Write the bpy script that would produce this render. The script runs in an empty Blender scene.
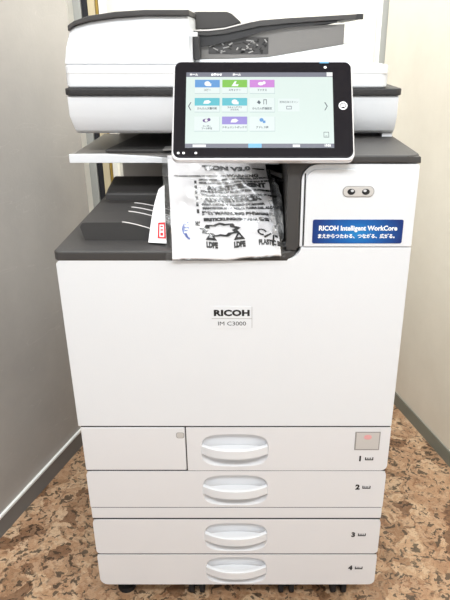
import bpy, bmesh, math, random
from mathutils import Vector, Matrix, noise

C = bpy.context.scene.collection
PI = math.pi
# ---------------------------------------------------------------- camera
F = 603.0
cam = bpy.data.cameras.new('camera'); co = bpy.data.objects.new('camera', cam); C.objects.link(co)
co.location = (0.027, -0.946, 1.132)
co.rotation_euler = (PI/2 - math.atan(F/1400.0), 0, 0)
cam.sensor_fit = 'AUTO'; cam.sensor_width = 36.0; cam.lens = F*36.0/600.0
cam.shift_x = -25.0/600.0
cam.clip_start = 0.02
bpy.context.scene.camera = co
# ---------------------------------------------------------------- world, lights, exposure
S = bpy.context.scene
S.view_settings.view_transform = 'Standard'; S.view_settings.look = 'None'
S.view_settings.gamma = 1; S.view_settings.use_curve_mapping = False
S.view_settings.exposure = 0.24
W = bpy.data.worlds.new('world'); S.world = W; W.use_nodes = True
bg = W.node_tree.nodes['Background']; bg.inputs[0].default_value = (0.94, 0.975, 1.0, 1); bg.inputs[1].default_value = 0.45
def area(name, loc, rot, sx, sy, power, color=(0.93, 0.97, 1.0)):
    l = bpy.data.lights.new(name, 'AREA'); l.shape = 'RECTANGLE'; l.size = sx; l.size_y = sy
    l.energy = power; l.color = color
    o = bpy.data.objects.new(name, l); C.objects.link(o); o.location = loc; o.rotation_euler = rot
    return o
area('ceiling_lamp_light', (0.05, -1.40, 2.36), (math.radians(25), 0, 0), 1.3, 0.4, 46)
area('middle_ceiling_lamp_light', (0.10, 0.02, 2.36), (0, 0, 0), 0.9, 0.3, 14)
area('front_fill_light', (0.15, -2.20, 1.90), (math.radians(72), 0, 0), 1.6, 0.6, 8, (0.93, 0.97, 1.0))  # added fill behind the camera, brightens the machine's front faces
area('rear_ceiling_lamp_light', (-0.02, 0.80, 2.36), (0, 0, 0), 0.7, 0.4, 15)

# ---------------------------------------------------------------- materials
def lin(c):
    return tuple(((v/255.0)/12.92 if v/255.0 <= 0.04045 else ((v/255.0+0.055)/1.055)**2.4) for v in c)
def mat(name, rgb, rough=0.5, metal=0.0, spec=0.5, emit=0.0, grain=0.0, gscale=400.0, coat=0.0, alpha=1.0):
    m = bpy.data.materials.new(name); m.use_nodes = True
    nt = m.node_tree; b = nt.nodes['Principled BSDF']
    col = lin(rgb) + (1,)
    b.inputs['Base Color'].default_value = col
    b.inputs['Roughness'].default_value = rough; b.inputs['Metallic'].default_value = metal
    b.inputs['Specular IOR Level'].default_value = spec
    b.inputs['Coat Weight'].default_value = coat
    b.inputs['Alpha'].default_value = alpha
    if emit:
        b.inputs['Emission Color'].default_value = col; b.inputs['Emission Strength'].default_value = emit
    if grain:
        tc = nt.nodes.new('ShaderNodeTexCoord'); n = nt.nodes.new('ShaderNodeTexNoise')
        n.inputs['Scale'].default_value = gscale; n.inputs['Detail'].default_value = 3
        bp = nt.nodes.new('ShaderNodeBump'); bp.inputs['Strength'].default_value = grain; bp.inputs['Distance'].default_value = 0.001
        nt.links.new(tc.outputs['Object'], n.inputs['Vector']); nt.links.new(n.outputs['Fac'], bp.inputs['Height'])
        nt.links.new(bp.outputs['Normal'], b.inputs['Normal'])
    return m
def N(nt, t, **kw):
    n = nt.nodes.new(t)
    for k, v in kw.items(): n.inputs[k].default_value = v
    return n
def ramp(nt, stops):
    r = nt.nodes.new('ShaderNodeValToRGB'); e = r.color_ramp.elements
    while len(e) < len(stops): e.new(0.5)
    for q, (p, c) in zip(e, stops): q.position = p; q.color = (lin(c) if max(c) > 1 else c) + (1,)
    return r
def wall_mat(name, base, stain, rough, scr=0.35):
    m = bpy.data.materials.new(name); m.use_nodes = True; nt = m.node_tree; b = nt.nodes['Principled BSDF']
    L = nt.links.new
    tc = N(nt, 'ShaderNodeTexCoord')
    n1 = N(nt, 'ShaderNodeTexNoise', Scale=3.0, Detail=8.0, Roughness=0.65)
    L(tc.outputs['Object'], n1.inputs['Vector'])
    r1 = ramp(nt, [(0.35, base), (0.75, stain)]); L(n1.outputs['Fac'], r1.inputs[0])
    # thin scuffs
    mp = N(nt, 'ShaderNodeMapping'); mp.inputs['Scale'].default_value = (2.0, 2.0, 9.0); mp.inputs['Rotation'].default_value = (0.2, 0.5, 0.3)
    L(tc.outputs['Object'], mp.inputs['Vector'])
    n2 = N(nt, 'ShaderNodeTexNoise', Scale=2.2, Detail=2.0, Distortion=0.6); L(mp.outputs[0], n2.inputs['Vector'])
    sb = nt.nodes.new('ShaderNodeMath'); sb.operation = 'SUBTRACT'; sb.inputs[1].default_value = 0.60; L(n2.outputs['Fac'], sb.inputs[0])
    ab = nt.nodes.new('ShaderNodeMath'); ab.operation = 'ABSOLUTE'; L(sb.outputs[0], ab.inputs[0])
    r2 = ramp(nt, [(0.0, (1.0, 1.0, 1.0)), (0.004, (0.0, 0.0, 0.0))]); L(ab.outputs[0], r2.inputs[0])
    ml = nt.nodes.new('ShaderNodeMath'); ml.operation = 'MULTIPLY'; ml.inputs[1].default_value = scr; L(r2.outputs[0], ml.inputs[0])
    mx = nt.nodes.new('ShaderNodeMix'); mx.data_type = 'RGBA'
    mx.inputs[7].default_value = lin((246, 242, 236)) + (1,)
    L(ml.outputs[0], mx.inputs[0]); L(r1.outputs[0], mx.inputs[6]); L(mx.outputs[2], b.inputs['Base Color'])
    b.inputs['Roughness'].default_value = rough
    n3 = N(nt, 'ShaderNodeTexNoise', Scale=160.0, Detail=3.0); L(tc.outputs['Object'], n3.inputs['Vector'])
    bp = N(nt, 'ShaderNodeBump', Strength=0.25, Distance=0.001); L(n3.outputs['Fac'], bp.inputs['Height']); L(bp.outputs[0], b.inputs['Normal'])
    return m
def floor_mat():
    m = bpy.data.materials.new('marbled_vinyl'); m.use_nodes = True; nt = m.node_tree; b = nt.nodes['Principled BSDF']
    L = nt.links.new
    tc = N(nt, 'ShaderNodeTexCoord')
    nz = N(nt, 'ShaderNodeTexNoise', Scale=14.0, Detail=4.0, Roughness=0.6); L(tc.outputs['Object'], nz.inputs['Vector'])
    vs = nt.nodes.new('ShaderNodeVectorMath'); vs.operation = 'MULTIPLY_ADD'
    vs.inputs[1].default_value = (0.10, 0.10, 0); L(nz.outputs['Color'], vs.inputs[0]); L(tc.outputs['Object'], vs.inputs[2])
    v1 = N(nt, 'ShaderNodeTexVoronoi', Scale=23.0); L(vs.outputs[0], v1.inputs['Vector'])
    sep = nt.nodes.new('ShaderNodeSeparateColor'); L(v1.outputs['Color'], sep.inputs[0])
    r1 = ramp(nt, [(0.0, (138, 106, 80)), (0.08, (168, 135, 105)), (0.2, (184, 150, 119)), (0.45, (194, 161, 129)), (0.75, (204, 174, 142))])
    r1.color_ramp.interpolation = 'CONSTANT'; L(sep.outputs[0], r1.inputs[0])
    # small chips and pits
    v3 = N(nt, 'ShaderNodeTexVoronoi', Scale=120.0); L(vs.outputs[0], v3.inputs['Vector'])
    s3 = nt.nodes.new('ShaderNodeSeparateColor'); L(v3.outputs['Color'], s3.inputs[0])
    r3 = ramp(nt, [(0.0, (0.50, 0.36, 0.28)), (0.035, (0.84, 0.74, 0.66)), (0.45, (1.0, 1.0, 1.0)), (0.85, (1.22, 1.22, 1.2))])
    r3.color_ramp.interpolation = 'CONSTANT'; L(s3.outputs[0], r3.inputs[0])
    m1 = nt.nodes.new('ShaderNodeMix'); m1.data_type = 'RGBA'; m1.blend_type = 'MULTIPLY'; m1.inputs[0].default_value = 0.75
    L(r1.outputs[0], m1.inputs[6]); L(r3.outputs[0], m1.inputs[7])
    # cloudy body
    n2 = N(nt, 'ShaderNodeTexNoise', Scale=55.0, Detail=8.0, Roughness=0.78); L(tc.outputs['Object'], n2.inputs['Vector'])
    r4 = ramp(nt, [(0.30, (0.50, 0.42, 0.35)), (0.50, (1.0, 1.0, 1.0)), (0.68, (1.28, 1.27, 1.24))]); L(n2.outputs['Fac'], r4.inputs[0])
    m2 = nt.nodes.new('ShaderNodeMix'); m2.data_type = 'RGBA'; m2.blend_type = 'MULTIPLY'; m2.inputs[0].default_value = 0.9
    L(m1.outputs[2], m2.inputs[6]); L(r4.outputs[0], m2.inputs[7])
    # veins along the chip edges
    v2 = N(nt, 'ShaderNodeTexVoronoi', Scale=23.0); v2.feature = 'DISTANCE_TO_EDGE'; L(vs.outputs[0], v2.inputs['Vector'])
    r2 = ramp(nt, [(0.0, (0.8, 0.8, 0.8)), (0.022, (0.0, 0.0, 0.0))]); L(v2.outputs['Distance'], r2.inputs[0])
    m3 = nt.nodes.new('ShaderNodeMix'); m3.data_type = 'RGBA'; m3.inputs[7].default_value = lin((128, 92, 68)) + (1,)
    n5 = N(nt, 'ShaderNodeTexNoise', Scale=9.0, Detail=3.0); L(tc.outputs['Object'], n5.inputs['Vector'])
    r5 = ramp(nt, [(0.48, (0.0, 0.0, 0.0)), (0.60, (1.0, 1.0, 1.0))]); L(n5.outputs['Fac'], r5.inputs[0])
    mm = nt.nodes.new('ShaderNodeMath'); mm.operation = 'MULTIPLY'; L(r2.outputs[0], mm.inputs[0]); L(r5.outputs[0], mm.inputs[1])
    L(mm.outputs[0], m3.inputs[0]); L(m2.outputs[2], m3.inputs[6])
    L(m3.outputs[2], b.inputs['Base Color'])
    b.inputs['Roughness'].default_value = 0.38
    return m
def film_mat(name, base, fac, bump, rough, diff=0.0):
    m = bpy.data.materials.new(name); m.use_nodes = True; nt = m.node_tree
    nt.nodes.remove(nt.nodes['Principled BSDF']); out = nt.nodes['Material Output']
    L = nt.links.new
    tr = N(nt, 'ShaderNodeBsdfTransparent'); tr.inputs[0].default_value = (0.93, 0.93, 0.93, 1)
    gl = N(nt, 'ShaderNodeBsdfGlossy', Roughness=rough); gl.inputs[0].default_value = (0.9, 0.9, 0.9, 1)
    tc = N(nt, 'ShaderNodeTexCoord')
    n = N(nt, 'ShaderNodeTexNoise', Scale=45.0, Detail=3.0, Distortion=1.2); L(tc.outputs['Object'], n.inputs['Vector'])
    bp = N(nt, 'ShaderNodeBump', Strength=bump, Distance=0.003); L(n.outputs['Fac'], bp.inputs['Height']); L(bp.outputs[0], gl.inputs['Normal'])
    lw = N(nt, 'ShaderNodeLayerWeight', Blend=0.35); L(bp.outputs[0], lw.inputs['Normal'])
    ma = nt.nodes.new('ShaderNodeMath'); ma.operation = 'MULTIPLY_ADD'; ma.inputs[1].default_value = fac; ma.inputs[2].default_value = base
    L(lw.outputs['Facing'], ma.inputs[0])
    mx = nt.nodes.new('ShaderNodeMixShader'); L(ma.outputs[0], mx.inputs[0]); L(gl.outputs[0], mx.inputs[2])
    df = N(nt, 'ShaderNodeBsdfDiffuse'); df.inputs[0].default_value = (0.75, 0.75, 0.75, 1)
    m0 = nt.nodes.new('ShaderNodeMixShader'); m0.inputs[0].default_value = diff; L(tr.outputs[0], m0.inputs[1]); L(df.outputs[0], m0.inputs[2]); L(m0.outputs[0], mx.inputs[1])
    L(mx.outputs[0], out.inputs['Surface'])
    return m
def sticker_mat():
    m = bpy.data.materials.new('blue_sticker'); m.use_nodes = True; nt = m.node_tree; b = nt.nodes['Principled BSDF']
    L = nt.links.new
    tc = N(nt, 'ShaderNodeTexCoord'); mp = N(nt, 'ShaderNodeMapping')
    mp.inputs['Location'].default_value = (-1.372, 0, -10.13); mp.inputs['Scale'].default_value = (6.8, 0, 12)
    L(tc.outputs['Object'], mp.inputs['Vector'])
    ln = nt.nodes.new('ShaderNodeVectorMath'); ln.operation = 'LENGTH'; L(mp.outputs[0], ln.inputs[0])
    r = ramp(nt, [(0.0, (30, 130, 195)), (0.22, (18, 92, 165)), (0.50, (20, 50, 115))]); L(ln.outputs['Value'], r.inputs[0])
    L(r.outputs[0], b.inputs['Base Color']); b.inputs['Roughness'].default_value = 0.3
    return m

M = dict(
    white=mat('white_plastic', (224, 226, 229), 0.42, grain=0.15),
    drawer=mat('drawer_plastic', (222, 222, 224), 0.45, grain=0.15),
    gap=mat('gap_dark', (40, 38, 38), 0.8),
    dark=mat('charcoal_plastic', (61, 59, 58), 0.5, grain=0.5, gscale=900),
    darker=mat('black_plastic', (42, 41, 42), 0.55, grain=0.4, gscale=900),
    grey=mat('grey_plastic', (150, 147, 144), 0.5),
    lgrey=mat('light_grey_plastic', (196, 192, 188), 0.45),
    tray=mat('tray_grey_plastic', (120, 117, 114), 0.42),
    bezel=mat('panel_black', (24, 22, 26), 0.15, spec=0.14),
    chrome=mat('rim_silver', (225, 225, 228), 0.25, metal=0.3),
    ink=mat('black_ink', (22, 22, 24), 0.6),
    whiteink=mat('white_ink', (250, 250, 250), 0.5),
    paper=mat('paper', (240, 238, 240), 0.7),
    red=mat('red_ink', (205, 35, 45), 0.6),
    blue=mat('blue_ink', (35, 75, 160), 0.5),
    ledred=mat('pink_tab', (225, 165, 165), 0.5),
    rubber=mat('rubber', (22, 22, 24), 0.7),
    post_d=mat('post_black', (30, 30, 34), 0.5),
    post_g=mat('post_grey', (178, 178, 172), 0.5),
    post_t=mat('post_tan', (205, 190, 155), 0.5),
    gold=mat('post_brass', (175, 145, 70), 0.35, metal=0.4),
    base_l=mat('skirting_grey', (116, 114, 112), 0.5),
    base_r=mat('skirting_green_grey', (120, 122, 112), 0.5),
    stripe=mat('skirting_white', (235, 235, 232), 0.4),
    floor=floor_mat(), film=film_mat('clear_film', 0.02, 0.16, 0.35, 0.25), film2=film_mat('crumpled_clear_film', 0.12, 0.7, 0.8, 0.2, 0.28), sticker=sticker_mat(),
    wl=wall_mat('left_wall_paint', (174, 169, 163), (158, 153, 148), 0.5, 0.10),
    wr=wall_mat('right_wall_paint', (228, 221, 207), (216, 208, 193), 0.6, 0.05),
    wb=wall_mat('back_wall_paint', (246, 243, 232), (240, 236, 224), 0.6, 0.0),
    ceil=mat('ceiling_white', (235, 233, 228), 0.8),
)
def glow(n, rgb, e=0.5): 
    M[n] = mat('screen_' + n, rgb, 0.3, emit=0.84)
    M[n].node_tree.nodes['Principled BSDF'].inputs['Base Color'].default_value = (0.01, 0.01, 0.01, 1)
glow('screen', (220, 236, 230)); glow('s_card', (228, 240, 238)); glow('s_line', (185, 205, 205), 0.4); glow('s_bar', (110, 112, 128), 0.35); glow('s_white', (250, 252, 252), 0.6)
glow('s_blue', (80, 150, 215)); glow('s_green', (120, 195, 50)); glow('s_pink', (205, 125, 215)); glow('s_teal', (75, 190, 205))
glow('s_violet', (150, 135, 215)); glow('s_text', (70, 85, 95), 0.1); glow('s_cyan', (120, 200, 245)); glow('s_plum', (90, 50, 130), 0.3); glow('s_orange', (225, 150, 90), 0.3)

# ---------------------------------------------------------------- helpers
def finish(name, bm, m, parent=None, bevel=0.0, seg=2, smooth=True, ang=35):
    bmesh.ops.recalc_face_normals(bm, faces=bm.faces[:])
    me = bpy.data.meshes.new(name)
    if bevel:
        es = [e for e in bm.edges if len(e.link_faces) == 2 and e.calc_face_angle(0) > math.radians(ang)]
        bmesh.ops.bevel(bm, geom=es, offset=bevel, segments=seg, profile=0.5, affect='EDGES', clamp_overlap=True)
    bm.to_mesh(me); bm.free()
    ms = m if isinstance(m, (list, tuple)) else [m]
    for q in ms: me.materials.append(M[q])
    if smooth:
        for p in me.polygons: p.use_smooth = True
        me.set_sharp_from_angle(angle=math.radians(42))
    o = bpy.data.objects.new(name, me); C.objects.link(o)
    if parent is not None: o.parent = parent
    if bevel and smooth:
        w = o.modifiers.new('weighted', 'WEIGHTED_NORMAL'); w.keep_sharp = True
    return o
def box(bm, x0, x1, y0, y1, z0, z1):
    v = [bm.verts.new((x, y, z)) for x in (x0, x1) for y in (y0, y1) for z in (z0, z1)]
    for f in ((0,1,3,2), (4,6,7,5), (0,4,5,1), (2,3,7,6), (0,2,6,4), (1,5,7,3)):
        bm.faces.new([v[i] for i in f])
def B(name, m, parent, x0, x1, y0, y1, z0, z1, bevel=0.0, seg=2):
    bm = bmesh.new(); box(bm, x0, x1, y0, y1, z0, z1); return finish(name, bm, m, parent, bevel, seg)
def prism(bm, pts, to, a, b):
    """pts 2-D outline, to(p, d) maps it into space, between depth a and b"""
    A = [bm.verts.new(to(p, a)) for p in pts]; Bv = [bm.verts.new(to(p, b)) for p in pts]; n = len(pts)
    bm.faces.new(A); bm.faces.new(Bv[::-1])
    for i in range(n): bm.faces.new([A[i], Bv[i], Bv[(i+1) % n], A[(i+1) % n]])
XZ = lambda p, d: (p[0], d, p[1])
YZ = lambda p, d: (d, p[0], p[1])
XY = lambda p, d: (p[0], p[1], d)
def rrect(x0, x1, z0, z1, r, n=6):
    """rounded rectangle, r = one radius or (bl, br, tr, tl)"""
    if not isinstance(r, (tuple, list)): r = (r,)*4
    out = []
    for (cx, cz, sx, sz, a0, rr) in ((x0, z0, 1, 1, PI, r[0]), (x1, z0, -1, 1, 1.5*PI, r[1]), (x1, z1, -1, -1, 0, r[2]), (x0, z1, 1, -1, 0.5*PI, r[3])):
        if rr <= 0: out.append((cx, cz)); continue
        for i in range(n+1):
            a = a0 + 0.5*PI*i/n; out.append((cx + sx*rr + rr*math.cos(a), cz + sz*rr + rr*math.sin(a)))
    return out
def plate(name, m, parent, pts, to, a, b, bevel=0.0, seg=2):
    bm = bmesh.new(); prism(bm, pts, to, a, b); return finish(name, bm, m, parent, bevel, seg)
def holed(bm, outer, hole, y0, y1, mi=0):
    """plate in XZ from y0 (front) to y1 with a through hole"""
    def ring(pts, y):
        v = [bm.verts.new((p[0], y, p[1])) for p in pts]
        return v, [bm.edges.new((v[i], v[(i+1) % len(v)])) for i in range(len(v))]
    ov, oe = ring(outer, y0); hv, he = ring(hole, y0)
    r = bmesh.ops.triangle_fill(bm, use_beauty=True, use_dissolve=False, edges=oe + he)
    ob = [bm.verts.new((p[0], y1, p[1])) for p in outer]
    n = len(ov)
    for i in range(n): bm.faces.new([ov[i], ob[i], ob[(i+1) % n], ov[(i+1) % n]])
    bm.faces.new(ob[::-1])
    return hv
def text(name, s, m, parent, to, size=0.01, bold=0.0, sx=1.0, align='CENTER', ext=0.0004, space=1.0):
    cu = bpy.data.curves.new(name, 'FONT'); cu.body = s; cu.size = size; cu.offset = bold; cu.align_x = align; cu.align_y = 'CENTER'
    cu.resolution_u = 3; cu.space_character = space; cu.extrude = 0
    t = bpy.data.objects.new('tmp_text', cu); C.objects.link(t)
    dg = bpy.context.evaluated_depsgraph_get(); me = bpy.data.meshes.new_from_object(t.evaluated_get(dg))
    bpy.data.objects.remove(t); bpy.data.curves.remove(cu)
    for v in me.vertices: v.co = Vector(to((v.co.x*sx, v.co.y), ext))
    me.name = name; me.materials.clear(); me.materials.append(M[m])
    o = bpy.data.objects.new(name, me); C.objects.link(o); o.parent = parent
    return o
def tag(o, label=None, cat=None, group=None, kind=None):
    if label: o['label'] = label
    if cat: o['category'] = cat
    if group: o['group'] = group
    if kind: o['kind'] = kind
    return o
def front_at(cx, cz, y=0.0):
    return lambda p, d: (cx + p[0], y - d, cz + p[1])

# ---------------------------------------------------------------- the setting
def struct(o): o['kind'] = 'structure'; return o
struct(B('floor', 'floor', None, -1.6, 1.8, -2.3, 1.6, -0.03, 0.0))
A0 = Vector((-0.5933, 0.1956)); A1 = Vector((-0.4899, 0.5512)); dl = (A1-A0).normalized()
B0 = Vector((0.5224, 0.7791)); B1 = Vector((0.606, 0.4673)); dr = (B0-B1).normalized()
def wall(name, P, d, s0, s1, side, th, z0, z1, m, bevel=0.0):
    """slab along P + d*s; its room face on the line, thickness away from the room"""
    n = Vector((d.y, -d.x))*side
    bm = bmesh.new(); pts = [P+d*s0, P+d*s1, P+d*s1+n*th, P+d*s0+n*th]
    prism(bm, [(p.x, p.y) for p in pts], XY, z0, z1); return finish(name, bm, m, None, bevel, smooth=False)
struct(wall('wall_left', A0, dl, -2.5, 0.570, -1, 0.03, 0, 2.38, 'wl'))
struct(wall('wall_right', B1, dr, -2.8, 0.622, 1, 0.05, 0, 2.38, 'wr'))
struct(B('wall_back', 'wb', None, -0.75, 0.62, 1.14, 1.19, 0, 2.38))
struct(B('ceiling', 'ceil', None, -1.6, 1.8, -2.3, 1.6, 2.4, 2.43))
# skirting: grey board with a thin white cap on the left, low grey-green one on the right
struct(wall('baseboard_left', A0, dl, -2.5, 0.60, 1, 0.004, 0, 0.052, 'base_l'))
struct(wall('trim_1', A0, dl, -2.5, 0.60, 1, 0.007, 0.0522, 0.0585, 'stripe'))
struct(wall('baseboard_right', B1, dr, -2.8, 0.61, -1, 0.004, 0, 0.044, 'base_r'))
# the slim posts behind the end of the left partition and the door jamb on the right
def post(n, u0, u1, y, m):
    return struct(B('trim_%d' % n, m, None, u0, u1, y, y+0.03, 0.0, 2.38, 0.001))
post(2, -0.462, -0.4405, 0.90, 'post_g'); post(3, -0.4385, -0.423, 0.905, 'post_d')
post(4, -0.421, -0.4005, 0.90, 'post_t'); post(5, -0.399, -0.3925, 0.898, 'gold'); post(6, -0.391, -0.3755, 0.90, 'wb')
post(7, 0.431, 0.452, 1.088, 'post_g')
struct(B('trim_8', 'stripe', None, 0.424, 0.4305, 1.085, 1.13, 0.0, 2.38))

# ================================================================ photocopier
cop = bpy.data.objects.new('photocopier', None); C.objects.link(cop)
tag(cop, 'large white office photocopier with touchscreen and four paper drawers on the brown floor', 'photocopier')

# carcass behind the fronts
bm = bmesh.new()
box(bm, -0.286, 0.286, 0.022, 0.66, 0.062, 0.792)
finish('body_shell', bm, 'white', cop, 0.006)
B('front_gap_liner', 'gap', cop, -0.284, 0.284, 0.016, 0.0215, 0.066, 0.786)

# large front door: outline steps up under the right-hand cabinet
dp = [(-0.2955, 0.4665), (0.2925, 0.4665), (0.2925, 0.8185), (0.1125, 0.8185)]
cx, cz, r = 0.088, 0.822, 0.0235
for i in range(0, 9):
    a = -0.15 - (PI/2-0.15)*i/8; dp.append((cx + r*math.cos(a), cz + r*math.sin(a)))
dp += [(-0.290, 0.7965), (-0.2965, 0.79)]
bm = bmesh.new(); prism(bm, dp, XZ, 0.0, 0.014)
door = finish('front_door', bm, 'white', cop, 0.0035, 3)
# name badge
badge = plate('name_badge', 'white', door, [(-0.0395, 0.6705), (0.0305, 0.6705), (0.0305, 0.7125), (-0.0395, 0.7125)], XZ, -0.0006, 0.0003)
bm = bmesh.new(); box(bm, -0.0395, 0.0305, -0.0009, -0.0004, 0.6895, 0.6901); box(bm, 0.0301, 0.0307, -0.0009, -0.0004, 0.672, 0.7125)
finish('badge_line', bm, 'grey', door)
text('lettering', 'RICOH', 'ink', door, front_at(-0.0045, 0.7000), 0.0150, 0.0008, 1.30, ext=0.0009, space=1.05)
text('lettering', 'IM C3000', 'ink', door, front_at(-0.0045, 0.6800), 0.0108, 0.0, 1.15, ext=0.0009)

# ---- drawers
def loop_scaled(h, s, y, dz=0.0):
    cx = sum(p[0] for p in h)/len(h); cz = sum(p[1] for p in h)/len(h)
    return [(cx + (p[0]-cx)*s[0], y, cz + dz + (p[1]-cz)*s[1]) for p in h]
def drawer(z0, z1, x0, x1, hz0, hz1, r, num, nz):
    hx0, hx1 = -0.067, 0.0625
    rr = (hz1-hz0)*0.46
    hole = []
    cxh, czh = (hx0+hx1)/2, (hz0+hz1)/2; a_, b_ = (hx1-hx0)/2, (hz1-hz0)/2
    for i in range(48):
        t = 2*PI*i/48; c_, s_ = math.cos(t), math.sin(t)
        hole.append((cxh + a_*math.copysign(abs(c_)**0.55, c_), czh + b_*math.copysign(abs(s_)**0.62, s_)))
    bm = bmesh.new()
    outer = rrect(x0, x1, z0, z1, r, 5)
    hv = holed(bm, outer, hole, 0.0, 0.0135)
    prev = hv
    for (s, y) in (((0.985, 0.97), 0.0012), ((0.965, 0.93), 0.006), ((0.92, 0.86), 0.011)):
        cur = [bm.verts.new(q) for q in loop_scaled(hole, s, y)]
        for i in range(48): bm.faces.new([prev[i], prev[(i+1) % 48], cur[(i+1) % 48], cur[i]])
        prev = cur
    # bottom of the recess, open (the pocket is its own piece)
    d = finish('paper_drawer', bm, 'drawer', cop, 0.0, ang=60)
    # pocket: concave cup behind
    bm = bmesh.new(); prev = None
    for (s, y) in (((0.93, 0.87), 0.0105), ((0.88, 0.80), 0.0118), ((0.6, 0.5), 0.0131), ((0.25, 0.2), 0.0134)):
        cur = [bm.verts.new(q) for q in loop_scaled(hole, s, y)]
        if prev:
            for i in range(48): bm.faces.new([prev[i], prev[(i+1) % 48], cur[(i+1) % 48], cur[i]])
        prev = cur
    bm.faces.new(prev[::-1])
    finish('handle_recess', bm, 'drawer', d)
    # bowed pull bar
    bm = bmesh.new(); n = 20; rings = []
    zc = hz0 + (hz1-hz0)*0.50; hh = (hz1-hz0)*0.125
    for i in range(n+1):
        t = -1 + 2*i/n; x = cxh + (a_-0.0012)*t
        y = 0.005 - 0.017*(1-abs(t)**2.3)
        sec = [(-0.0035, -hh), (-0.0035, hh*0.9), (-0.002, hh), (0.004, hh), (0.0045, hh*0.9), (0.0045, -hh*0.9), (0.004, -hh), (-0.002, -hh)]
        rings.append([bm.verts.new((x, y + q[0], zc + q[1])) for q in sec])
    for i in range(n):
        for k in range(8):
            bm.faces.new([rings[i][k], rings[i+1][k], rings[i+1][(k+1) % 8], rings[i][(k+1) % 8]])
    bm.faces.new(rings[0]); bm.faces.new(rings[-1][::-1])
    finish('handle', bm, 'white', d)
    fr = [(cxh + (a_-0.008)*t, 0.006 - 0.016*(1-abs(t)**2.3)) for t in [-1 + i/8 for i in range(17)]]
    bk = [(cxh + (a_-0.008)*t, 0.0055 + 0.0065*(1-abs(t)**2.2)) for t in [-1 + i/8 for i in range(17)]]
    bm = bmesh.new(); prism(bm, fr + bk[::-1][1:-1], XY, zc-0.002, zc+hh*0.45); finish('handle_shelf', bm, 'white', d)
    # tray number and little paper-level symbol
    text('lettering', num, 'ink', d, front_at(0.2390, nz), 0.0160, 0.0009, 1.0, ext=0.0004)
    bm = bmesh.new(); sx = 0.2485; w = 0.0160
    box(bm, sx, sx+0.0020, -0.0005, 0.0002, nz-0.0032, nz+0.0035); box(bm, sx+w-0.0020, sx+w, -0.0005, 0.0002, nz-0.0032, nz+0.0035)
    box(bm, sx+0.0014, sx+w-0.0014, -0.0005, 0.0002, nz-0.0032, nz-0.0013)
    for q in (0.0040, 0.0070, 0.0100): box(bm, sx+q, sx+q+0.0013, -0.0005, 0.0002, nz-0.0005, nz+0.0028)
    finish('paper_symbol', bm, 'ink', d)
    return d
d1 = drawer(0.3635, 0.4635, -0.0935, 0.2925, 0.3735, 0.4485, (0.001, 0.012, 0.003, 0.001), '1', 0.3915)
drawer(0.2725, 0.3615, -0.2925, 0.2925, 0.2775, 0.3520, (0.003, 0.003, 0.010, 0.010), '2', 0.3225)
drawer(0.1490, 0.2400, -0.2925, 0.2925, 0.1560, 0.2310, (0.008, 0.008, 0.010, 0.010), '3', 0.2000)
drawer(0.0610, 0.1455, -0.2925, 0.2925, 0.0640, 0.1385, (0.016, 0.012, 0.006, 0.006), '4', 0.1085)
sp = B('side_cover', 'drawer', cop, -0.2925, -0.0955, 0.0, 0.0135, 0.3635, 0.4635, 0.003)
bm = bmesh.new(); prism(bm, rrect(-0.1115, -0.0985, 0.4405, 0.4515, 0.004), XZ, -0.0008, 0.001); finish('release_notch', bm, 'lgrey', sp)
bm = bmesh.new(); prism(bm, rrect(-0.1125, -0.0975, 0.4395, 0.4525, 0.004), XZ, -0.0004, 0.001); finish('notch_rim', bm, 'grey', sp)
B('plinth_strip', 'drawer', cop, -0.2925, 0.2925, 0.001, 0.0135, 0.2425, 0.2700, 0.002)
for nm, q in (('gap_shade_strip', (-0.2905, 0.2905, 0.4640, 0.4662)), ('gap_shade_strip', (-0.2905, 0.2905, 0.3616, 0.3634)), ('gap_shade_strip', (-0.2905, 0.2905, 0.2701, 0.2724)), ('gap_shade_strip', (-0.2905, 0.2905, 0.2401, 0.2424)), ('gap_shade_strip', (-0.2905, 0.2905, 0.1456, 0.1489)), ('gap_shade_strip', (-0.0953, -0.0937, 0.3640, 0.4630))):
    B(nm, 'gap', cop, q[0], q[1], 0.0012, 0.0155, q[2], q[3])  # dark strips set in the open gaps, standing in for their shade
# level window of the top drawer
bm = bmesh.new(); prism(bm, [(0.226, 0.4125), (0.2735, 0.4125), (0.2735, 0.4540), (0.226, 0.4540)], XZ, -0.0007, 0.0004); finish('window_rim', bm, 'grey', d1)
bm = bmesh.new(); prism(bm, [(0.2285, 0.4150), (0.2715, 0.4150), (0.2715, 0.4520), (0.2285, 0.4520)], XZ, -0.0011, 0.0004); finish('level_window', bm, 'lgrey', d1)
bm = bmesh.new(); prism(bm, [(0.250+0.0075*math.cos(2*PI*i/20), 0.4425+0.0055*math.sin(2*PI*i/20)) for i in range(20)], XZ, -0.0014, -0.0008); finish('level_mark', bm, 'ledred', d1)

# ---- casters and feet
def caster(x, y):
    bm = bmesh.new()
    for s in (-1, 1):
        prism(bm, [(y+0.024*math.cos(2*PI*i/20), 0.024+0.024*math.sin(2*PI*i/20)) for i in range(20)], YZ, x+s*0.006, x+s*0.017)
    box(bm, x-0.006, x+0.006, y-0.008, y+0.010, 0.015, 0.0615)
    finish('caster', bm, 'rubber', cop, 0.002)
for x in (-0.090, 0.107, 0.222): caster(x, 0.043)
for x in (-0.24, 0.24): caster(x, 0.60)
bm = bmesh.new(); prism(bm, [(-0.250+0.020*math.cos(2*PI*i/16), 0.05+0.020*math.sin(2*PI*i/16)) for i in range(16)], XY, 0.0, 0.012)
prism(bm, [(-0.250+0.008*math.cos(2*PI*i/12), 0.05+0.008*math.sin(2*PI*i/12)) for i in range(12)], XY, 0.012, 0.0615)
finish('levelling_foot', bm, 'rubber', cop)

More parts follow.
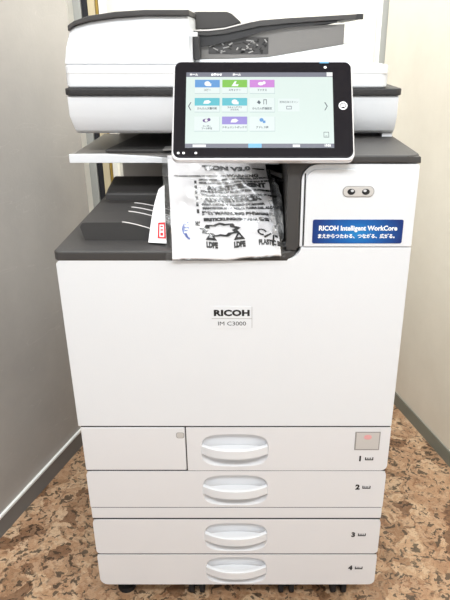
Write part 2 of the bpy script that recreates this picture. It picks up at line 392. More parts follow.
# ---- exit deck (charcoal) on top of the lower body
bm = bmesh.new(); prism(bm, [(-0.2985, 0.007), (-0.2930, -0.001), (0.088, -0.001), (0.1035, 0.008), (0.1035, 0.655), (-0.2985, 0.655)], XY, 0.7945, 0.8125)
finish('exit_deck', bm, 'dark', cop, 0.0035, 3)
B('deck_underline', 'lgrey', cop, -0.293, 0.088, 0.003, 0.02, 0.7915, 0.7945)
# stepped inner exit tray, ribbed, falling away to the right
bm = bmesh.new(); rings = []
def hump(y, z, drop, x0):
    pts = [(x0+0.006, 0.8124), (x0, z-0.008), (x0+0.004, z-0.001), (x0+0.012, z)]
    for i in range(1, 12):
        t = i/11; pts.append((x0+0.012 + (-0.118-x0-0.012)*t, z - drop*max(0, (t-0.45)/0.55)**1.4))
    pts.append((-0.117, 0.8124)); return [bm.verts.new((p[0], y, p[1])) for p in pts]
prof = [(0.058, 0.8445, 0.022), (0.120, 0.8470, 0.019), (0.1205, 0.8440, 0.019), (0.150, 0.8470, 0.018), (0.1505, 0.8440, 0.018), (0.180, 0.8475, 0.016), (0.1805, 0.8445, 0.016), (0.205, 0.848, 0.010)]
for y, z, dr_ in prof: rings.append(hump(y, z, dr_, -0.2660 - 0.0*(y)))
for a, b in zip(rings, rings[1:]):
    n = len(a)
    for i in range(n-1): bm.faces.new([a[i], b[i], b[i+1], a[i+1]])
bm.faces.new(rings[0]); bm.faces.new(rings[-1][::-1])
finish('stepped_tray', bm, 'dark', cop, 0.0)
bm = bmesh.new()
prism(bm, [(0.2055, 0.8126), (0.2055, 0.860), (0.218, 0.8655), (0.290, 0.876), (0.300, 0.874), (0.300, 0.8126)], YZ, -0.262, -0.115)
for v in bm.verts:
    if v.co.x < -0.2 and v.co.z > 0.84: v.co.x += 0.010
finish('tray_riser', bm, 'dark', cop, 0.004)
# light rib edges
def rib(y, z0, drop):
    bm = bmesh.new(); n = 14; prev = None
    for i in range(n+1):
        t = 0.45 + 0.54*i/n; x = -0.254 + (0.136)*t; z = z0 - drop*max(0, (t-0.45)/0.55)**1.4
        w = 0.0006
        cur = [bm.verts.new((x, y-w, z+0.0004)), bm.verts.new((x, y+w, z+0.0016)), bm.verts.new((x, y+w, z-0.001))]
        if prev:
            for k in range(3): bm.faces.new([prev[k], cur[k], cur[(k+1) % 3], prev[(k+1) % 3]])
        prev = cur
    finish('tray_rib', bm, 'lgrey', cop)
rib(0.0585, 0.8445, 0.022); rib(0.1200, 0.8470, 0.019); rib(0.1500, 0.8470, 0.018); rib(0.1800, 0.8475, 0.016)
# rear wall of the exit space (charcoal panel with grey louvres on the left)
bm = bmesh.new(); box(bm, -0.150, 0.105, 0.42, 0.655, 0.8127, 0.976); finish('exit_back_wall', bm, 'darker', cop)
bm = bmesh.new(); box(bm, -0.270, -0.1505, 0.47, 0.655, 0.8127, 0.976)
for k in range(4): box(bm, -0.268, -0.152, 0.466, 0.4695, 0.862+0.026*k, 0.882+0.026*k)
finish('rear_column', bm, 'lgrey', cop, 0.0)
# sloping rest the paper lies on (mostly under the bag)
bm = bmesh.new(); prism(bm, [(0.018, 0.8126), (0.022, 0.8215), (0.185, 0.9280), (0.300, 0.9340), (0.40, 0.935), (0.40, 0.8126)], YZ, -0.108, 0.045); finish('paper_slope', bm, 'darker', cop, 0.003)
# pale paper stopper arm on the right of the space
bm = bmesh.new()
P, Q = Vector((0.060, 0.20, 0.905)), Vector((0.100, 0.165, 0.897))
vs = []
for a, w in ((P, 0.0025), (Q, 0.0045)):
    vs.append([bm.verts.new(a + Vector(q)) for q in ((0, -0.006, -w), (0, -0.006, w), (0, 0.008, w), (0, 0.008, -w))])
for k in range(4): bm.faces.new([vs[0][k], vs[1][k], vs[1][(k+1) % 4], vs[0][(k+1) % 4]])
bm.faces.new(vs[0]); bm.faces.new(vs[1][::-1])
finish('paper_stopper', bm, 'lgrey', cop, 0.001)

# ---- right-hand cabinet
B('cabinet_core', 'dark', cop, 0.1045, 0.286, 0.016, 0.64, 0.8127, 0.9540)
# charcoal surround: cap, rounded corner and left post in one outline
sur = [(0.0865, 0.8130), (0.0865, 0.9660), (0.2930, 0.9660), (0.2940, 0.9560), (0.2925, 0.9560), (0.134, 0.9560)]
for i in range(9):
    a = PI/2 + PI/2*i/8; sur.append((0.134 + 0.0270*math.cos(a), 0.929 + 0.0270*math.sin(a)))
sur += [(0.107, 0.8200), (0.1035, 0.8130)]
bm = bmesh.new(); prism(bm, sur, XZ, 0.002, 0.02); finish('cabinet_surround', bm, 'dark', cop, 0.0015)
B('cabinet_inner_wall', 'dark', cop, 0.0865, 0.104, 0.021, 0.64, 0.8128, 0.9540)
cap = []
cap = [(0.0865, 0.001), (0.2725, 0.001)]
for i in range(7):
    a = -PI/2 + PI/2*i/6; cap.append((0.2725 + 0.022*math.cos(a), 0.023 + 0.022*math.sin(a)))
cap += [(0.2945, 0.64), (0.0865, 0.64)]
bm = bmesh.new(); prism(bm, cap, XY, 0.9562, 0.9680); finish('cabinet_top', bm, 'dark', cop, 0.003, 3)
# white border and the cover with rounded top left corner
bm = bmesh.new(); prism(bm, rrect(0.1085, 0.2925, 0.8195, 0.9545, (0.001, 0.003, 0.003, 0.026)), XZ, 0.0015, 0.0155); finish('cover_border', bm, 'white', cop, 0.0015)
bm = bmesh.new(); prism(bm, rrect(0.1155, 0.2920, 0.8205, 0.9470, (0.001, 0.003, 0.008, 0.018)), XZ, -0.0015, 0.001)
cov = finish('cabinet_cover', bm, 'white', cop, 0.002)
B('cover_seam', 'gap', cop, 0.1128, 0.1150, 0.0005, 0.0016, 0.8215, 0.940)
B('cabinet_side', 'white', cop, 0.2865, 0.2915, 0.0165, 0.64, 0.8127, 0.9540)
# card/USB slot plate
bm = bmesh.new(); prism(bm, rrect(0.1735, 0.2235, 0.9035, 0.9210, 0.0085), XZ, -0.0026, -0.0010); so = finish('slot_rim', bm, 'grey', cov)
bm = bmesh.new(); prism(bm, rrect(0.1745, 0.2225, 0.9045, 0.9200, 0.0077), XZ, -0.0036, -0.0012); finish('slot_plate', bm, 'lgrey', cov, 0.0006)
bm = bmesh.new()
for cxs in (0.187, 0.210):
    prism(bm, [(cxs+0.0062*math.cos(2*PI*i/16), 0.9122+0.0048*math.sin(2*PI*i/16)) for i in range(16)], XZ, -0.0040, -0.003)
finish('slot_socket', bm, 'ink', cov)
bm = bmesh.new()
for cxs in (0.1885, 0.2085):
    prism(bm, [(cxs+0.0026*math.cos(2*PI*i/12), 0.9140+0.0020*math.sin(2*PI*i/12)) for i in range(12)], XZ, -0.0044, -0.003)
finish('socket_glint', bm, 'chrome', cov)
# blue promotional sticker
bm = bmesh.new(); prism(bm, rrect(0.1285, 0.2750, 0.8265, 0.8665, 0.003), XZ, -0.0024, -0.0012); stk = finish('blue_sticker', bm, 'sticker', cov)
tag(stk, 'blue sticker with white lettering')
text('sticker_lettering', 'RICOH Intelligent WorkCore', 'whiteink', cov, front_at(0.2020, 0.8520), 0.0112, 0.00035, 0.93, ext=0.0027)
text('sticker_lettering', 'まえからつたわる、つながる、広がる。', 'whiteink', cov, front_at(0.2020, 0.8385), 0.0078, 0.00025, 0.93, ext=0.0027)

# ---- scanner unit
Yf = 0.175
sec = [(Yf+0.003, 1.0425), (Yf, 1.040), (Yf, 1.008), (Yf+0.012, 0.982), (Yf+0.024, 0.9745), (0.655, 0.9745), (0.655, 1.0425)]
bm = bmesh.new(); prism(bm, sec, YZ, -0.2965, 0.2905)
for v in bm.verts:
    if v.co.z < 0.99 and v.co.x < 0: v.co.x *= 0.985
finish('scanner_unit', bm, 'white', cop, 0.004, 3)
B('scanner_side_block', 'white', cop, 0.2715, 0.2900, 0.20, 0.64, 0.9682, 0.985)
B('scanner_neck', 'dark', cop, 0.1045, 0.27, 0.22, 0.64, 0.9682, 0.9760)
bm = bmesh.new(); prism(bm, rrect(-0.2995, 0.2945, Yf-0.006, 0.655, (0.012, 0.012, 0.004, 0.004)), XY, 1.0428, 1.0545); finish('scanner_trim', bm, 'darker', cop, 0.002)
# platen cover
bm = bmesh.new(); prism(bm, rrect(-0.2960, 0.2700, Yf, 0.655, (0.010, 0.016, 0.004, 0.004)), XY, 1.0550, 1.0930); pc = finish('platen_cover', bm, 'white', cop, 0.004, 3)
B('platen_seam', 'lgrey', cop, -0.2945, 0.2680, Yf-0.0004, Yf+0.01, 1.0790, 1.0796)
# ---- document feeder
bm = bmesh.new()
top = [(-0.2830, 1.149), (-0.270, 1.1555), (-0.245, 1.162), (-0.20, 1.1675), (-0.15, 1.1705), (-0.078, 1.1705)]
def feeder_ring(y, yt):
    low = [(-0.2950, 1.0932), (-0.2895, 1.121)]
    out = [bm.verts.new((x, y, z)) for x, z in low] + [bm.verts.new((x, yt, z)) for x, z in top] + [bm.verts.new((-0.078, y, 1.128)), bm.verts.new((-0.078, y, 1.0932))]
    return out
a = feeder_ring(Yf+0.002, Yf+0.016); b = feeder_ring(0.60, 0.59); n = len(a)
bm.faces.new(a[:2] + [a[-2], a[-1]]); bm.faces.new(a[1:-1])
bm.faces.new((b[:2] + [b[-2], b[-1]])[::-1]); bm.faces.new(b[1:-1][::-1])
for i in range(n): bm.faces.new([a[i], b[i], b[(i+1) % n], a[(i+1) % n]])
fd = finish('document_feeder', bm, 'white', cop, 0.0025, 2, ang=20)
B('feeder_notch', 'white', cop, -0.0785, -0.0655, Yf+0.014, 0.22, 1.138, 1.145, 0.001)
lid = [(-0.2840, 1.1460), (-0.2840, 1.1550), (-0.272, 1.1625), (-0.245, 1.1705), (-0.20, 1.1765), (-0.15, 1.1795), (-0.076, 1.1795), (-0.076, 1.1706), (-0.15, 1.1706), (-0.20, 1.1678), (-0.245, 1.1622), (-0.272, 1.1557)]
bm = bmesh.new(); prism(bm, lid, XZ, Yf+0.006, 0.60); finish('feeder_lid', bm, 'dark', cop, 0.0015, ang=50)
# cover wedge that rises to the right, under the tray
bm = bmesh.new(); prism(bm, [(-0.076, 1.0932), (0.255, 1.0932), (0.255, 1.1265), (0.21, 1.1255), (0.06, 1.1020), (-0.02, 1.0990), (-0.076, 1.0985)], XZ, 0.27, 0.62)
finish('cover_wedge', bm, 'white', cop, 0.002)
# grey side of the sheet path with its instruction picture
bm = bmesh.new(); prism(bm, [(-0.076, 1.099), (-0.02, 1.0995), (0.06, 1.1025), (0.205, 1.1252), (0.205, 1.160), (-0.076, 1.150)], XZ, 0.300, 0.42)
path = finish('sheet_path_side', bm, 'tray', cop)
bm = bmesh.new(); box(bm, -0.052, 0.062, 0.2985, 0.3005, 1.108, 1.137); finish('instruction_panel', bm, 'dark', cop)
random.seed(5)
for m_, n_, y_ in (('gap', 26, 0.2978), ('grey', 20, 0.2974)):
    bm = bmesh.new()
    for k in range(n_):
        x = -0.048 + 0.106*random.random(); z = 1.111 + 0.021*random.random(); a = random.random()*PI; l = 0.0035+0.003*random.random(); w = 0.0010+0.0012*random.random()
        c_, s_ = math.cos(a), math.sin(a)
        prism(bm, [(x+l*c_*p-w*s_*q, z+(l*s_*p+w*c_*q)*0.6) for p, q in ((-1, -1), (1, -1), (1, 1), (-1, 1))], XZ, y_, y_+0.0003)
    finish('instruction_picture', bm, m_, cop, smooth=False)
# input tray: a long thin dipping sheet with a darker belly
def ribbon(name, top, bot, y0, y1, m, bev=0.001):
    bm = bmesh.new(); prism(bm, top + bot[::-1], XZ, y0, y1); return finish(name, bm, m, cop, bev)
ribbon('feeder_tray', [(-0.086, 1.1480), (-0.050, 1.1485), (-0.020, 1.1520), (0.010, 1.1590), (0.045, 1.1660), (0.10, 1.1700), (0.16, 1.1730), (0.224, 1.1765), (0.236, 1.1755)],
       [(-0.086, 1.1400), (-0.050, 1.1400), (-0.020, 1.1430), (0.010, 1.1490), (0.045, 1.1560), (0.10, 1.1610), (0.16, 1.1650), (0.224, 1.1685), (0.236, 1.1680)], 0.285, 0.56, 'dark')
ribbon('tray_front_edge', [(-0.086, 1.1500), (-0.050, 1.1505), (-0.020, 1.1535), (0.010, 1.1605), (0.03, 1.1635)],
       [(-0.086, 1.1475), (-0.050, 1.1480), (-0.020, 1.1512), (0.010, 1.1582), (0.03, 1.1630)], 0.282, 0.286, 'lgrey', 0)
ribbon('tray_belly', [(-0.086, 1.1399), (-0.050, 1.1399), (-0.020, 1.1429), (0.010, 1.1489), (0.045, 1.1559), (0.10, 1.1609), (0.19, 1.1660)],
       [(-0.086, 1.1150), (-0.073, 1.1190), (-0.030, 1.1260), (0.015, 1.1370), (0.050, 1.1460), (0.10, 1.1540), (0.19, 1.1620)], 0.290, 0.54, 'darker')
B('tray_tip', 'darker', cop, 0.224, 0.2365, 0.283, 0.30, 1.1675, 1.1770, 0.001)
bm = bmesh.new(); prism(bm, [(-0.086, 1.1505), (-0.083, 1.180), (-0.076, 1.1825), (-0.018, 1.1825), (-0.008, 1.1790), (0.010, 1.1640), (-0.018, 1.1550)], XZ, 0.33, 0.345)
finish('paper_guide', bm, 'dark', cop, 0.0015)
bm = bmesh.new(); prism(bm, [(-0.086, 1.1505), (-0.083, 1.180), (-0.076, 1.1825), (-0.018, 1.1825), (-0.008, 1.1790), (0.010, 1.1640), (-0.018, 1.1550)], XZ, 0.48, 0.495)
finish('paper_guide', bm, 'dark', cop, 0.0015)
B('feeder_roller_cover', 'darker', cop, -0.0775, -0.066, 0.25, 0.50, 1.0990, 1.139, 0.002)

# ---- one-sheet side tray under the scanner
bm = bmesh.new()
prism(bm, [(-0.304, Yf), (0.10, Yf+0.02), (0.10, 0.46), (-0.304, 0.46)], XY, 0.9285, 0.9375); st = finish('upper_exit_tray', bm, 'tray', cop, 0.002)
bm = bmesh.new()
prism(bm, [(-0.305, 0.9245), (-0.305, 0.9400), (-0.240, 0.9405), (-0.17, 0.9370), (-0.12, 0.9330), (-0.02, 0.9300), (0.08, 0.930), (0.08, 0.9215), (-0.02, 0.9225), (-0.15, 0.9245)], XZ, Yf-0.002, Yf+0.006)
finish('tray_lip', bm, 'white', st, 0.0012)
bm = bmesh.new(); prism(bm, [(-0.245, Yf+0.03), (-0.10, Yf+0.03), (-0.10, 0.42), (-0.215, 0.42)], XY, 0.9376, 0.9440); finish('sheet_bed', bm, 'dark', st, 0.002)
bm = bmesh.new(); box(bm, -0.135, -0.095, 0.19, 0.23, 0.9441, 0.9462); finish('sheet_tab', bm, 'grey', st, 0.0008)
B('panel_base', 'darker', cop, 0.02, 0.18, 0.10, 0.30, 0.9682, 0.9740)

# ---- operation panel
lean = math.radians(33); P0 = Vector((0.0465, -0.03, 0.968))
ux = Vector((1, 0, 0)); ub = Vector((0, math.sin(lean), math.cos(lean))); un = Vector((0, -math.cos(lean), math.sin(lean)))
def PT(p, d): return tuple(P0 + ux*p[0] + ub*p[1] + un*d)
bm = bmesh.new(); prism(bm, rrect(-0.1385, 0.1390, -0.0010, 0.1600, 0.011), PT, -0.016, -0.003)
pn = finish('operation_panel', bm, 'chrome', cop, 0.003, 3)
bm = bmesh.new(); prism(bm, rrect(-0.1355, 0.1365, 0.0030, 0.1590, 0.010), PT, -0.004, 0.0); finish('glass_bezel', bm, 'bezel', pn, 0.001)
bm = bmesh.new(); prism(bm, [(-0.03, 0.03), (0.09, 0.03), (0.09, 0.12), (-0.03, 0.12)], PT, -0.045, -0.0162); finish('panel_housing', bm, 'dark', pn, 0.004)
bm = bmesh.new(); box(bm, 0.035, 0.125, 0.07, 0.20, 0.9682, 1.02); finish('panel_mount', bm, 'dark', cop, 0.004)
SX0, SX1, SZ0, SZ1 = -0.1175, 0.1075, 0.0180, 0.1410
def scr(name, m, pts, d0, d1): 
    bm = bmesh.new(); prism(bm, pts, PT, d0, d1); return finish(name, bm, m, pn)
def rc(x0, x1, z0, z1): return [(x0, z0), (x1, z0), (x1, z1), (x0, z1)]
scr('screen', 'screen', rc(SX0, SX1, SZ0, SZ1), -0.0002, 0.0003)
scr('status_bar', 's_bar', rc(SX0, SX1, SZ1-0.0075, SZ1), 0.0002, 0.0005)
scr('status_bar', 's_bar', rc(SX0, SX1, SZ0, SZ0+0.0065), 0.0002, 0.0005)
scr('status_key', 's_cyan', rc(-0.022, -0.002, SZ0, SZ0+0.0065), 0.0003, 0.0007)
scr('status_key', 's_white', rc(-0.106, -0.086, SZ0+0.001, SZ0+0.005), 0.0003, 0.0007)
scr('status_key', 's_white', rc(0.045, 0.056, SZ0+0.001, SZ0+0.005), 0.0003, 0.0007)
scr('status_key', 's_white', rc(0.0985, SX1, SZ1-0.0065, SZ1), 0.0003, 0.0007)
cols = [(-0.1040, -0.0660), (-0.0620, -0.0240), (-0.0200, 0.0180)]
rows = [(0.1065, 0.1285), (0.0760, 0.0985), (0.0450, 0.0680)]
capt = [['コピー', 'スキャナー', 'ファクス'], ['かんたん文書印刷', 'スキャンアプリ\nかんたん', 'かんたん機器設定'], ['ユーザー\nツール設定', 'ドキュメントボックス', 'アドレス帳']]
head = [['s_blue', 's_green', 's_pink'], ['s_teal', 's_teal', None], [None, 's_violet', None]]
def disc(cx, cz, rx, rz, n=18, a0=0.0, a1=2*PI): return [(cx+rx*math.cos(a0+(a1-a0)*i/n), cz+rz*math.sin(a0+(a1-a0)*i/n)) for i in range(n)]
for r_, (z0, z1) in enumerate(rows):
    for c_, (x0, x1) in enumerate(cols):
        scr('tile_shadow', 's_line', rc(x0, x1+0.0006, z0-0.0009, z1), 0.0002, 0.0004)
        scr('app_tile', 's_card', rc(x0, x1, z0, z1), 0.0003, 0.0006)
        h = head[r_][c_]; mx_ = (x0+x1)/2; mz = z1-0.0065
        if h:
            scr('tile_header', h, rc(x0, x1, z1-0.0125, z1), 0.0005, 0.0008)
        ic = 's_white' if h else ('s_plum' if c_ == 0 else 's_text')
        k = (r_*3 + c_) % 4
        bm = bmesh.new()
        if k == 0:
            prism(bm, disc(mx_, mz, 0.0045, 0.0040), PT, 0.0007, 0.0010); prism(bm, [(mx_+0.001, mz-0.004), (mx_+0.006, mz-0.004), (mx_+0.006, mz+0.001)], PT, 0.0007, 0.0010)
        elif k == 1:
            prism(bm, [(mx_-0.005, mz-0.004), (mx_+0.005, mz-0.004), (mx_+0.006, mz-0.001), (mx_-0.003, mz-0.001)], PT, 0.0007, 0.0010); prism(bm, [(mx_-0.003, mz-0.001), (mx_+0.001, mz-0.001), (mx_+0.003, mz+0.004), (mx_, mz+0.004)], PT, 0.0007, 0.0010)
        elif k == 2:
            prism(bm, disc(mx_-0.002, mz, 0.0045, 0.0028), PT, 0.0007, 0.0010); prism(bm, disc(mx_+0.003, mz+0.0015, 0.0025, 0.0025), PT, 0.0007, 0.0010)
        else:
            prism(bm, [(mx_-0.006, mz-0.003), (mx_+0.002, mz-0.003), (mx_+0.006, mz), (mx_+0.002, mz+0.003), (mx_-0.004, mz+0.002)], PT, 0.0007, 0.0010)
        if (r_, c_) == (1, 2):
            bm.clear()
            for q in ([(mx_-0.008, mz-0.001), (mx_-0.004, mz-0.004), (mx_-0.002, mz-0.001), (mx_-0.005, mz+0.003)], rc(mx_+0.002, mx_+0.003, mz-0.004, mz+0.004), rc(mx_+0.006, mx_+0.007, mz-0.004, mz+0.003), rc(mx_+0.002, mx_+0.007, mz+0.003, mz+0.004)):
                prism(bm, q, PT, 0.0007, 0.0010)
        if (r_, c_) == (2, 2):
            bm.clear(); prism(bm, disc(mx_-0.001, mz+0.001, 0.0032, 0.0030), PT, 0.0007, 0.0010); prism(bm, rc(mx_+0.001, mx_+0.005, mz-0.004, mz), PT, 0.0008, 0.0011); ic = 's_blue'
        finish('tile_icon', bm, ic, pn)
        if (r_, c_) == (2, 0):
            scr('icon_centre', 's_white', disc(mx_-0.001, mz, 0.0022, 0.0020), 0.0009, 0.0013)
        zt = (z0 + z1-0.0125)/2
        text('tile_caption', capt[r_][c_], 's_text', pn, (lambda p, d, a=mx_, b=zt: PT((a+p[0], b+p[1]), d)), 0.0042 if '\n' not in capt[r_][c_] else 0.0036, 0.0001, 0.9, ext=0.0010)
scr('app_tile', 's_card', rc(0.0235, 0.0560, 0.0765, 0.0975), 0.0003, 0.0006)
text('tile_caption', '簡単認識スキャン', 's_text', pn, lambda p, d: PT((0.040+p[0], 0.0915+p[1]), d), 0.0040, 0.0, 0.9, ext=0.0009)
bm = bmesh.new(); prism(bm, rc(0.036, 0.044, 0.080, 0.0808), PT, 0.0006, 0.0009); prism(bm, rc(0.036, 0.044, 0.0845, 0.0853), PT, 0.0006, 0.0009)
prism(bm, rc(0.036, 0.0368, 0.080, 0.085), PT, 0.0006, 0.0009); prism(bm, rc(0.0432, 0.044, 0.080, 0.085), PT, 0.0006, 0.0009); finish('tile_icon', bm, 's_bar', pn)
def chev(x, z, s):
    bm = bmesh.new(); w = 0.0009
    prism(bm, [(x, z), (x+s*0.0035, z+0.0065), (x+s*0.0050, z+0.0065), (x+s*0.0015, z), (x+s*0.0050, z-0.0065), (x+s*0.0035, z-0.0065)], PT, 0.0003, 0.0006)
    finish('page_arrow', bm, 's_text', pn)
chev(-0.1140, 0.0850, 1); chev(0.0990, 0.0850, -1)
bm = bmesh.new()
for q in (rc(0.092, 0.1000, 0.0345, 0.0352), rc(0.092, 0.1000, 0.0425, 0.0432), rc(0.092, 0.0927, 0.0345, 0.0432), rc(0.0993, 0.1000, 0.0345, 0.0432), rc(0.0945, 0.0975, 0.0365, 0.0371)): prism(bm, q, PT, 0.0003, 0.0006)
finish('keyboard_key', bm, 's_text', pn)
text('clock', '17:55', 'whiteink', pn, lambda p, d: PT((0.0975+p[0], SZ0+0.0032+p[1]), d), 0.0045, 0.0001, 1.0, ext=0.0008)
for i, xx in enumerate((-0.106, -0.071, -0.040)): text('bar_lettering', ('RICOH', 'お知らせ', 'ホーム')[i] if i else 'ホーム', 'whiteink', pn, (lambda p, d, a=xx: PT((a+p[0], SZ1-0.0040+p[1]), d)), 0.0042, 0.0001, 1.0, ext=0.0008)
# status lamp, home key, small indicators
scr('status_lamp', 's_cyan', rc(0.0880, 0.1020, 0.1565, 0.1585), 0.0001, 0.0010)
bm = bmesh.new()
for i in range(20):
    a0, a1 = 2*PI*i/20, 2*PI*(i+1)/20
    q = [(0.1225+0.0066*math.cos(a0), 0.086+0.0066*math.sin(a0)), (0.1225+0.0066*math.cos(a1), 0.086+0.0066*math.sin(a1)), (0.1225+0.0048*math.cos(a1), 0.086+0.0048*math.sin(a1)), (0.1225+0.0048*math.cos(a0), 0.086+0.0048*math.sin(a0))]
    prism(bm, q, PT, 0.0001, 0.0008)
bmesh.ops.remove_doubles(bm, verts=bm.verts[:], dist=1e-6)
finish('home_key', bm, 'whiteink', pn)
scr('home_mark', 'whiteink', [(0.1185, 0.0860), (0.1225, 0.0900), (0.1262, 0.0868), (0.1250, 0.0835), (0.1220, 0.0850), (0.1205, 0.0830)], 0.0001, 0.0006)
for x in (-0.1275, -0.1195, -0.1010): scr('indicator_mark', 'whiteink', disc(x, 0.0095, 0.0020, 0.0018, 10), 0.0001, 0.0006)
scr('indicator_mark', 'whiteink', disc(0.0965, 0.1495, 0.0022, 0.0020, 10), 0.0001, 0.0006)

# ================================================================ bag of documents on the exit tray
def bagp(u, v, h=0.0):
    """u 0..1 left to right, v 0..1 front edge to top, h above the sheet"""
    bl, br = Vector((-0.1085, -0.004, 0.8160)), Vector((0.0810, -0.004, 0.8180)); tl, tr_ = Vector((-0.1340, 0.182, 0.9375)), Vector((0.0540, 0.176, 0.9365))
    p = (bl*(1-u) + br*u)*(1-v) + (tl*(1-u) + tr_*u)*v
    n = Vector((0, -0.55, 0.83))
    k = max(0.0, (0.10-v)/0.10)**1.3; p += Vector((0, -0.010*k, -(0.0215-0.006*u)*k))
    w = 0.0040*math.sin(u*9 + v*5)*math.sin(v*7+0.7) + 0.0025*noise.noise(Vector((u*5, v*5, 2.0)))
    w += 0.0030*math.sin(PI*u)*math.sin(PI*v) + 0.0035*max(0, u-0.55)*math.sin(u*22+v*26)
    return p + n*(w + 0.003 + h)
def sheet(name, m, parent, u0, u1, v0, v1, h, th=0.0008, nu=36, nv=36, fn=bagp):
    bm = bmesh.new(); G = []
    for layer in (h, h-th):
        G.append([[bm.verts.new(fn(u0+(u1-u0)*i/nu, v0+(v1-v0)*j/nv, layer)) for j in range(nv+1)] for i in range(nu+1)])
    for L_, rev in ((G[0], False), (G[1], True)):
        for i in range(nu):
            for j in range(nv):
                f = [L_[i][j], L_[i+1][j], L_[i+1][j+1], L_[i][j+1]]; bm.faces.new(f[::-1] if rev else f)
    for i in range(nu):
        for j in (0, nv): bm.faces.new([G[0][i][j], G[0][i+1][j], G[1][i+1][j], G[1][i][j]])
    for j in range(nv):
        for i in (0, nu): bm.faces.new([G[0][i][j], G[0][i][j+1], G[1][i][j+1], G[1][i][j]])
    return finish(name, bm, m, parent)
bag = bpy.data.objects.new('document_bag', None); bag.location = (-0.02, 0.08, 0.8127); C.objects.link(bag)
tag(bag, 'clear plastic bag printed with black warning text around white papers, lying on the exit tray', 'bag')
inv = Matrix.Translation(-bag.location)
def under(o):
    o.parent = bag; o.data.transform(inv); return o
under(sheet('paper_sheet', 'paper', None, 0.045, 0.985, 0.012, 0.995, 0.0, 0.003))
def bagtext(s, u, v, size, bold=0.0, sx=1.0, align='LEFT', m='ink', rot=0.0):
    def to(p, d):
        c, s_ = math.cos(rot), math.sin(rot); x, y = p[0]*c - p[1]*s_, p[0]*s_ + p[1]*c
        return tuple(bagp(u + x/0.189, v + y/0.226, 0.0012))
    under(text('lettering', s, m, None, to, size, bold, sx, align))
bagtext('TION V3.0 —', 0.38, 0.825, 0.0150, 0.0011, 1.25)
bagtext('WARNING', 0.60, 0.735, 0.0105, 0.0005, 1.1)
bagtext('TO AVOID DANGER OF SUFFOCATION, KEEP', 0.10, 0.735, 0.0052, 0.0003, 1.0)
for k, q in enumerate(('AWAY FROM BABIES AND CHILDREN. DO NOT USE IN CRIBS', 'BEDS, CARRIAGES OR PLAYPENS. THIS BAG IS NOT A TOY')):
    bagtext(q, 0.33, 0.690-0.036*k, 0.0056, 0.0005, 1.0, rot=0.03)
bagtext('AVERTISSEMENT', 0.40, 0.600, 0.0135, 0.0011, 1.05, rot=0.06)
for k, q in enumerate(('POUR EVITER LES RISQUES D’ETOUFFEMENT,', 'GARDEZ CE SAC HORS DE PORTEE DES BEBES')):
    bagtext(q, 0.34, 0.560-0.038*k, 0.0064, 0.0006, 1.0, rot=0.02-0.04*k)
bagtext('ADVERTENCIA', 0.36, 0.460, 0.0135, 0.0011, 1.1, rot=0.06)
for k, q in enumerate(('PARA EVITAR EL PELIGRO DE ASFIXIA', 'MANTENGA ESTA BOLSA FUERA DEL ALCANCE')):
    bagtext(q, 0.34, 0.415-0.038*k, 0.0064, 0.0006, 1.0, rot=0.03)
bagtext('注意 WARNUNG ВНИМАНИЕ', 0.33, 0.330, 0.0090, 0.0007, 1.05)
bagtext('ERSTICKUNGSGEFAHR 警告', 0.34, 0.275, 0.0085, 0.0007, 1.05, rot=-0.02)
bagtext('PE', 0.285, 0.215, 0.0100, 0.0005, 1.0, rot=PI/2)
for k in range(6): bagtext('▌•', 0.285, 0.66-0.062*k, 0.0085, 0.0, 1.0)
bagtext('LDPE', 0.345, 0.062, 0.0075, 0.0006, 1.1); bagtext('LDPE', 0.585, 0.062, 0.0075, 0.0006, 1.1)
bagtext('PLASTIC BAG', 0.80, 0.062, 0.0070, 0.0005, 1.1)
bagtext('△', 0.345, 0.112, 0.0170, 0.0010); bagtext('△', 0.590, 0.112, 0.0170, 0.0010)
bagtext('Cバ', 0.80, 0.150, 0.0200, 0.0006, 1.0, rot=-0.6)
# printed ring and blue half moon
def ringmesh(cu, cv, ru, rv, w, m, name, a0=0.0, a1=2*PI, n=36):
    bm = bmesh.new(); prev = None
    for i in range(n+1):
        a = a0 + (a1-a0)*i/n
        k = 1.0 + 0.10*math.sin(a*9)
        cur = [bm.verts.new(bagp(cu + ru*s*math.cos(a)*1.0, cv + rv*s*math.sin(a), 0.0013)) for s in (1.0*k, 1.0*k-w)]
        if prev: bm.faces.new([prev[0], cur[0], cur[1], prev[1]])
        prev = cur
    return under(finish(name, bm, m, None))
ringmesh(0.475, 0.175, 0.170, 0.062, 0.30, 'ink', 'printed_ring')
bm = bmesh.new(); pts = [bm.verts.new(bagp(0.205 + 0.066*math.cos(a), 0.165 + 0.085*math.sin(a), 0.0013)) for a in [PI/2 + PI*i/16 for i in range(17)]]
bm.faces.new(pts); under(finish('blue_emblem', bm, 'blue', None))
bm = bmesh.new()
for q in range(3):
    v_ = 0.125 + 0.035*q
    bm.faces.new([bm.verts.new(bagp(a, b, 0.0016)) for a, b in ((0.165, v_), (0.205, v_), (0.205, v_+0.012), (0.160, v_+0.012))])
under(finish('emblem_stripe', bm, 'whiteink', None))
# the film around it: slightly larger, crinkled, spilling over at the right
def filmp(u, v, h=0.0):
    w = 0.0022 + 0.0022*abs(noise.noise(Vector((u*9, v*9, 7.0)))) + 0.0012*abs(math.sin(u*25+v*18))
    p = bagp(u, v, h + w)
    if u > 1: p += Vector((0, 0.15*(u-1), -0.05*(u-1)))
    if u < 0: p += Vector((0, 0, 0.02*u))
    return p
under(sheet('plastic_film', 'film', None, -0.01, 1.02, 0.0, 1.01, 0.0, 0.0003, 50, 50, filmp))
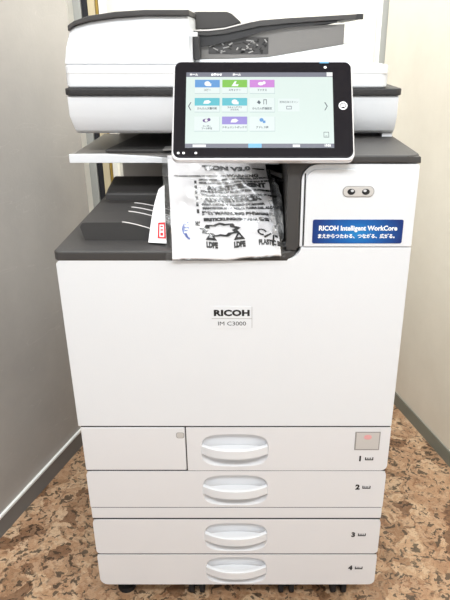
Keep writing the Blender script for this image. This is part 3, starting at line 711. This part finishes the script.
# crumpled spare film at the right side of the bag
bm = bmesh.new(); n1, n2 = 26, 34; G = []
for i in range(n1+1):
    row = []
    for j in range(n2+1):
        s, t = i/n1, j/n2
        wd = 0.008 + 0.045*math.sin(PI*min(1, max(0, t*1.05)))**0.8*(1-0.35*t)
        cen = Vector((0.074 - 0.012*t, 0.010 + 0.150*t, 0.826 + 0.075*t))
        x = cen.x + wd*(s-0.55)
        nn = Vector((noise.noise(Vector((s*4, t*9, 1.0))), noise.noise(Vector((s*4, t*9, 5.0))), noise.noise(Vector((s*5, t*10, 9.0)))))
        x = min(x + 0.006*nn.x, 0.0835)
        row.append(bm.verts.new((x, cen.y + 0.012*nn.y, max(0.8145, cen.z + 0.014*math.sin(PI*s) + 0.012*nn.z))))
    G.append(row)
for i in range(n1):
    for j in range(n2): bm.faces.new([G[i][j], G[i+1][j], G[i+1][j+1], G[i][j+1]])
under(finish('crumpled_film', bm, 'film2', None, smooth=False))

# ---- white sheet with red print, left of the bag
def leafp(u, v, h=0.0):
    bl, br = Vector((-0.1460, 0.036, 0.8150)), Vector((-0.1140, 0.030, 0.8150)); tl, tr_ = Vector((-0.1370, 0.130, 0.8820)), Vector((-0.1260, 0.130, 0.8900))
    p = (bl*(1-u) + br*u)*(1-v) + (tl*(1-u) + tr_*u)*v
    return p + Vector((0, -0.5, 0.85))*(h + 0.0015 + 0.012*math.sin(PI*v*0.9))
leaf = bpy.data.objects.new('red_printed_sheet', None); leaf.location = (-0.13, 0.06, 0.8127); C.objects.link(leaf)
tag(leaf, 'narrow white sheet with red print tucked beside the left edge of the plastic bag', 'paper')
inv2 = Matrix.Translation(-leaf.location)
o = sheet('sheet', 'paper', leaf, 0, 1, 0, 1, 0, 0.0006, 8, 16, leafp); o.data.transform(inv2)
bm = bmesh.new()
for (a, b, c, d) in ((0.5, 0.98, 0.06, 0.08), (0.5, 0.98, 0.26, 0.29), (0.5, 0.60, 0.08, 0.26), (0.88, 0.98, 0.08, 0.26), (0.66, 0.82, 0.10, 0.14), (0.66, 0.82, 0.17, 0.19), (0.66, 0.82, 0.22, 0.24)):
    bm.faces.new([bm.verts.new(leafp(p, q, 0.0010)) for p, q in ((a, c), (b, c), (b, d), (a, d))])
o = finish('red_print', bm, 'red', leaf); o.data.transform(inv2)
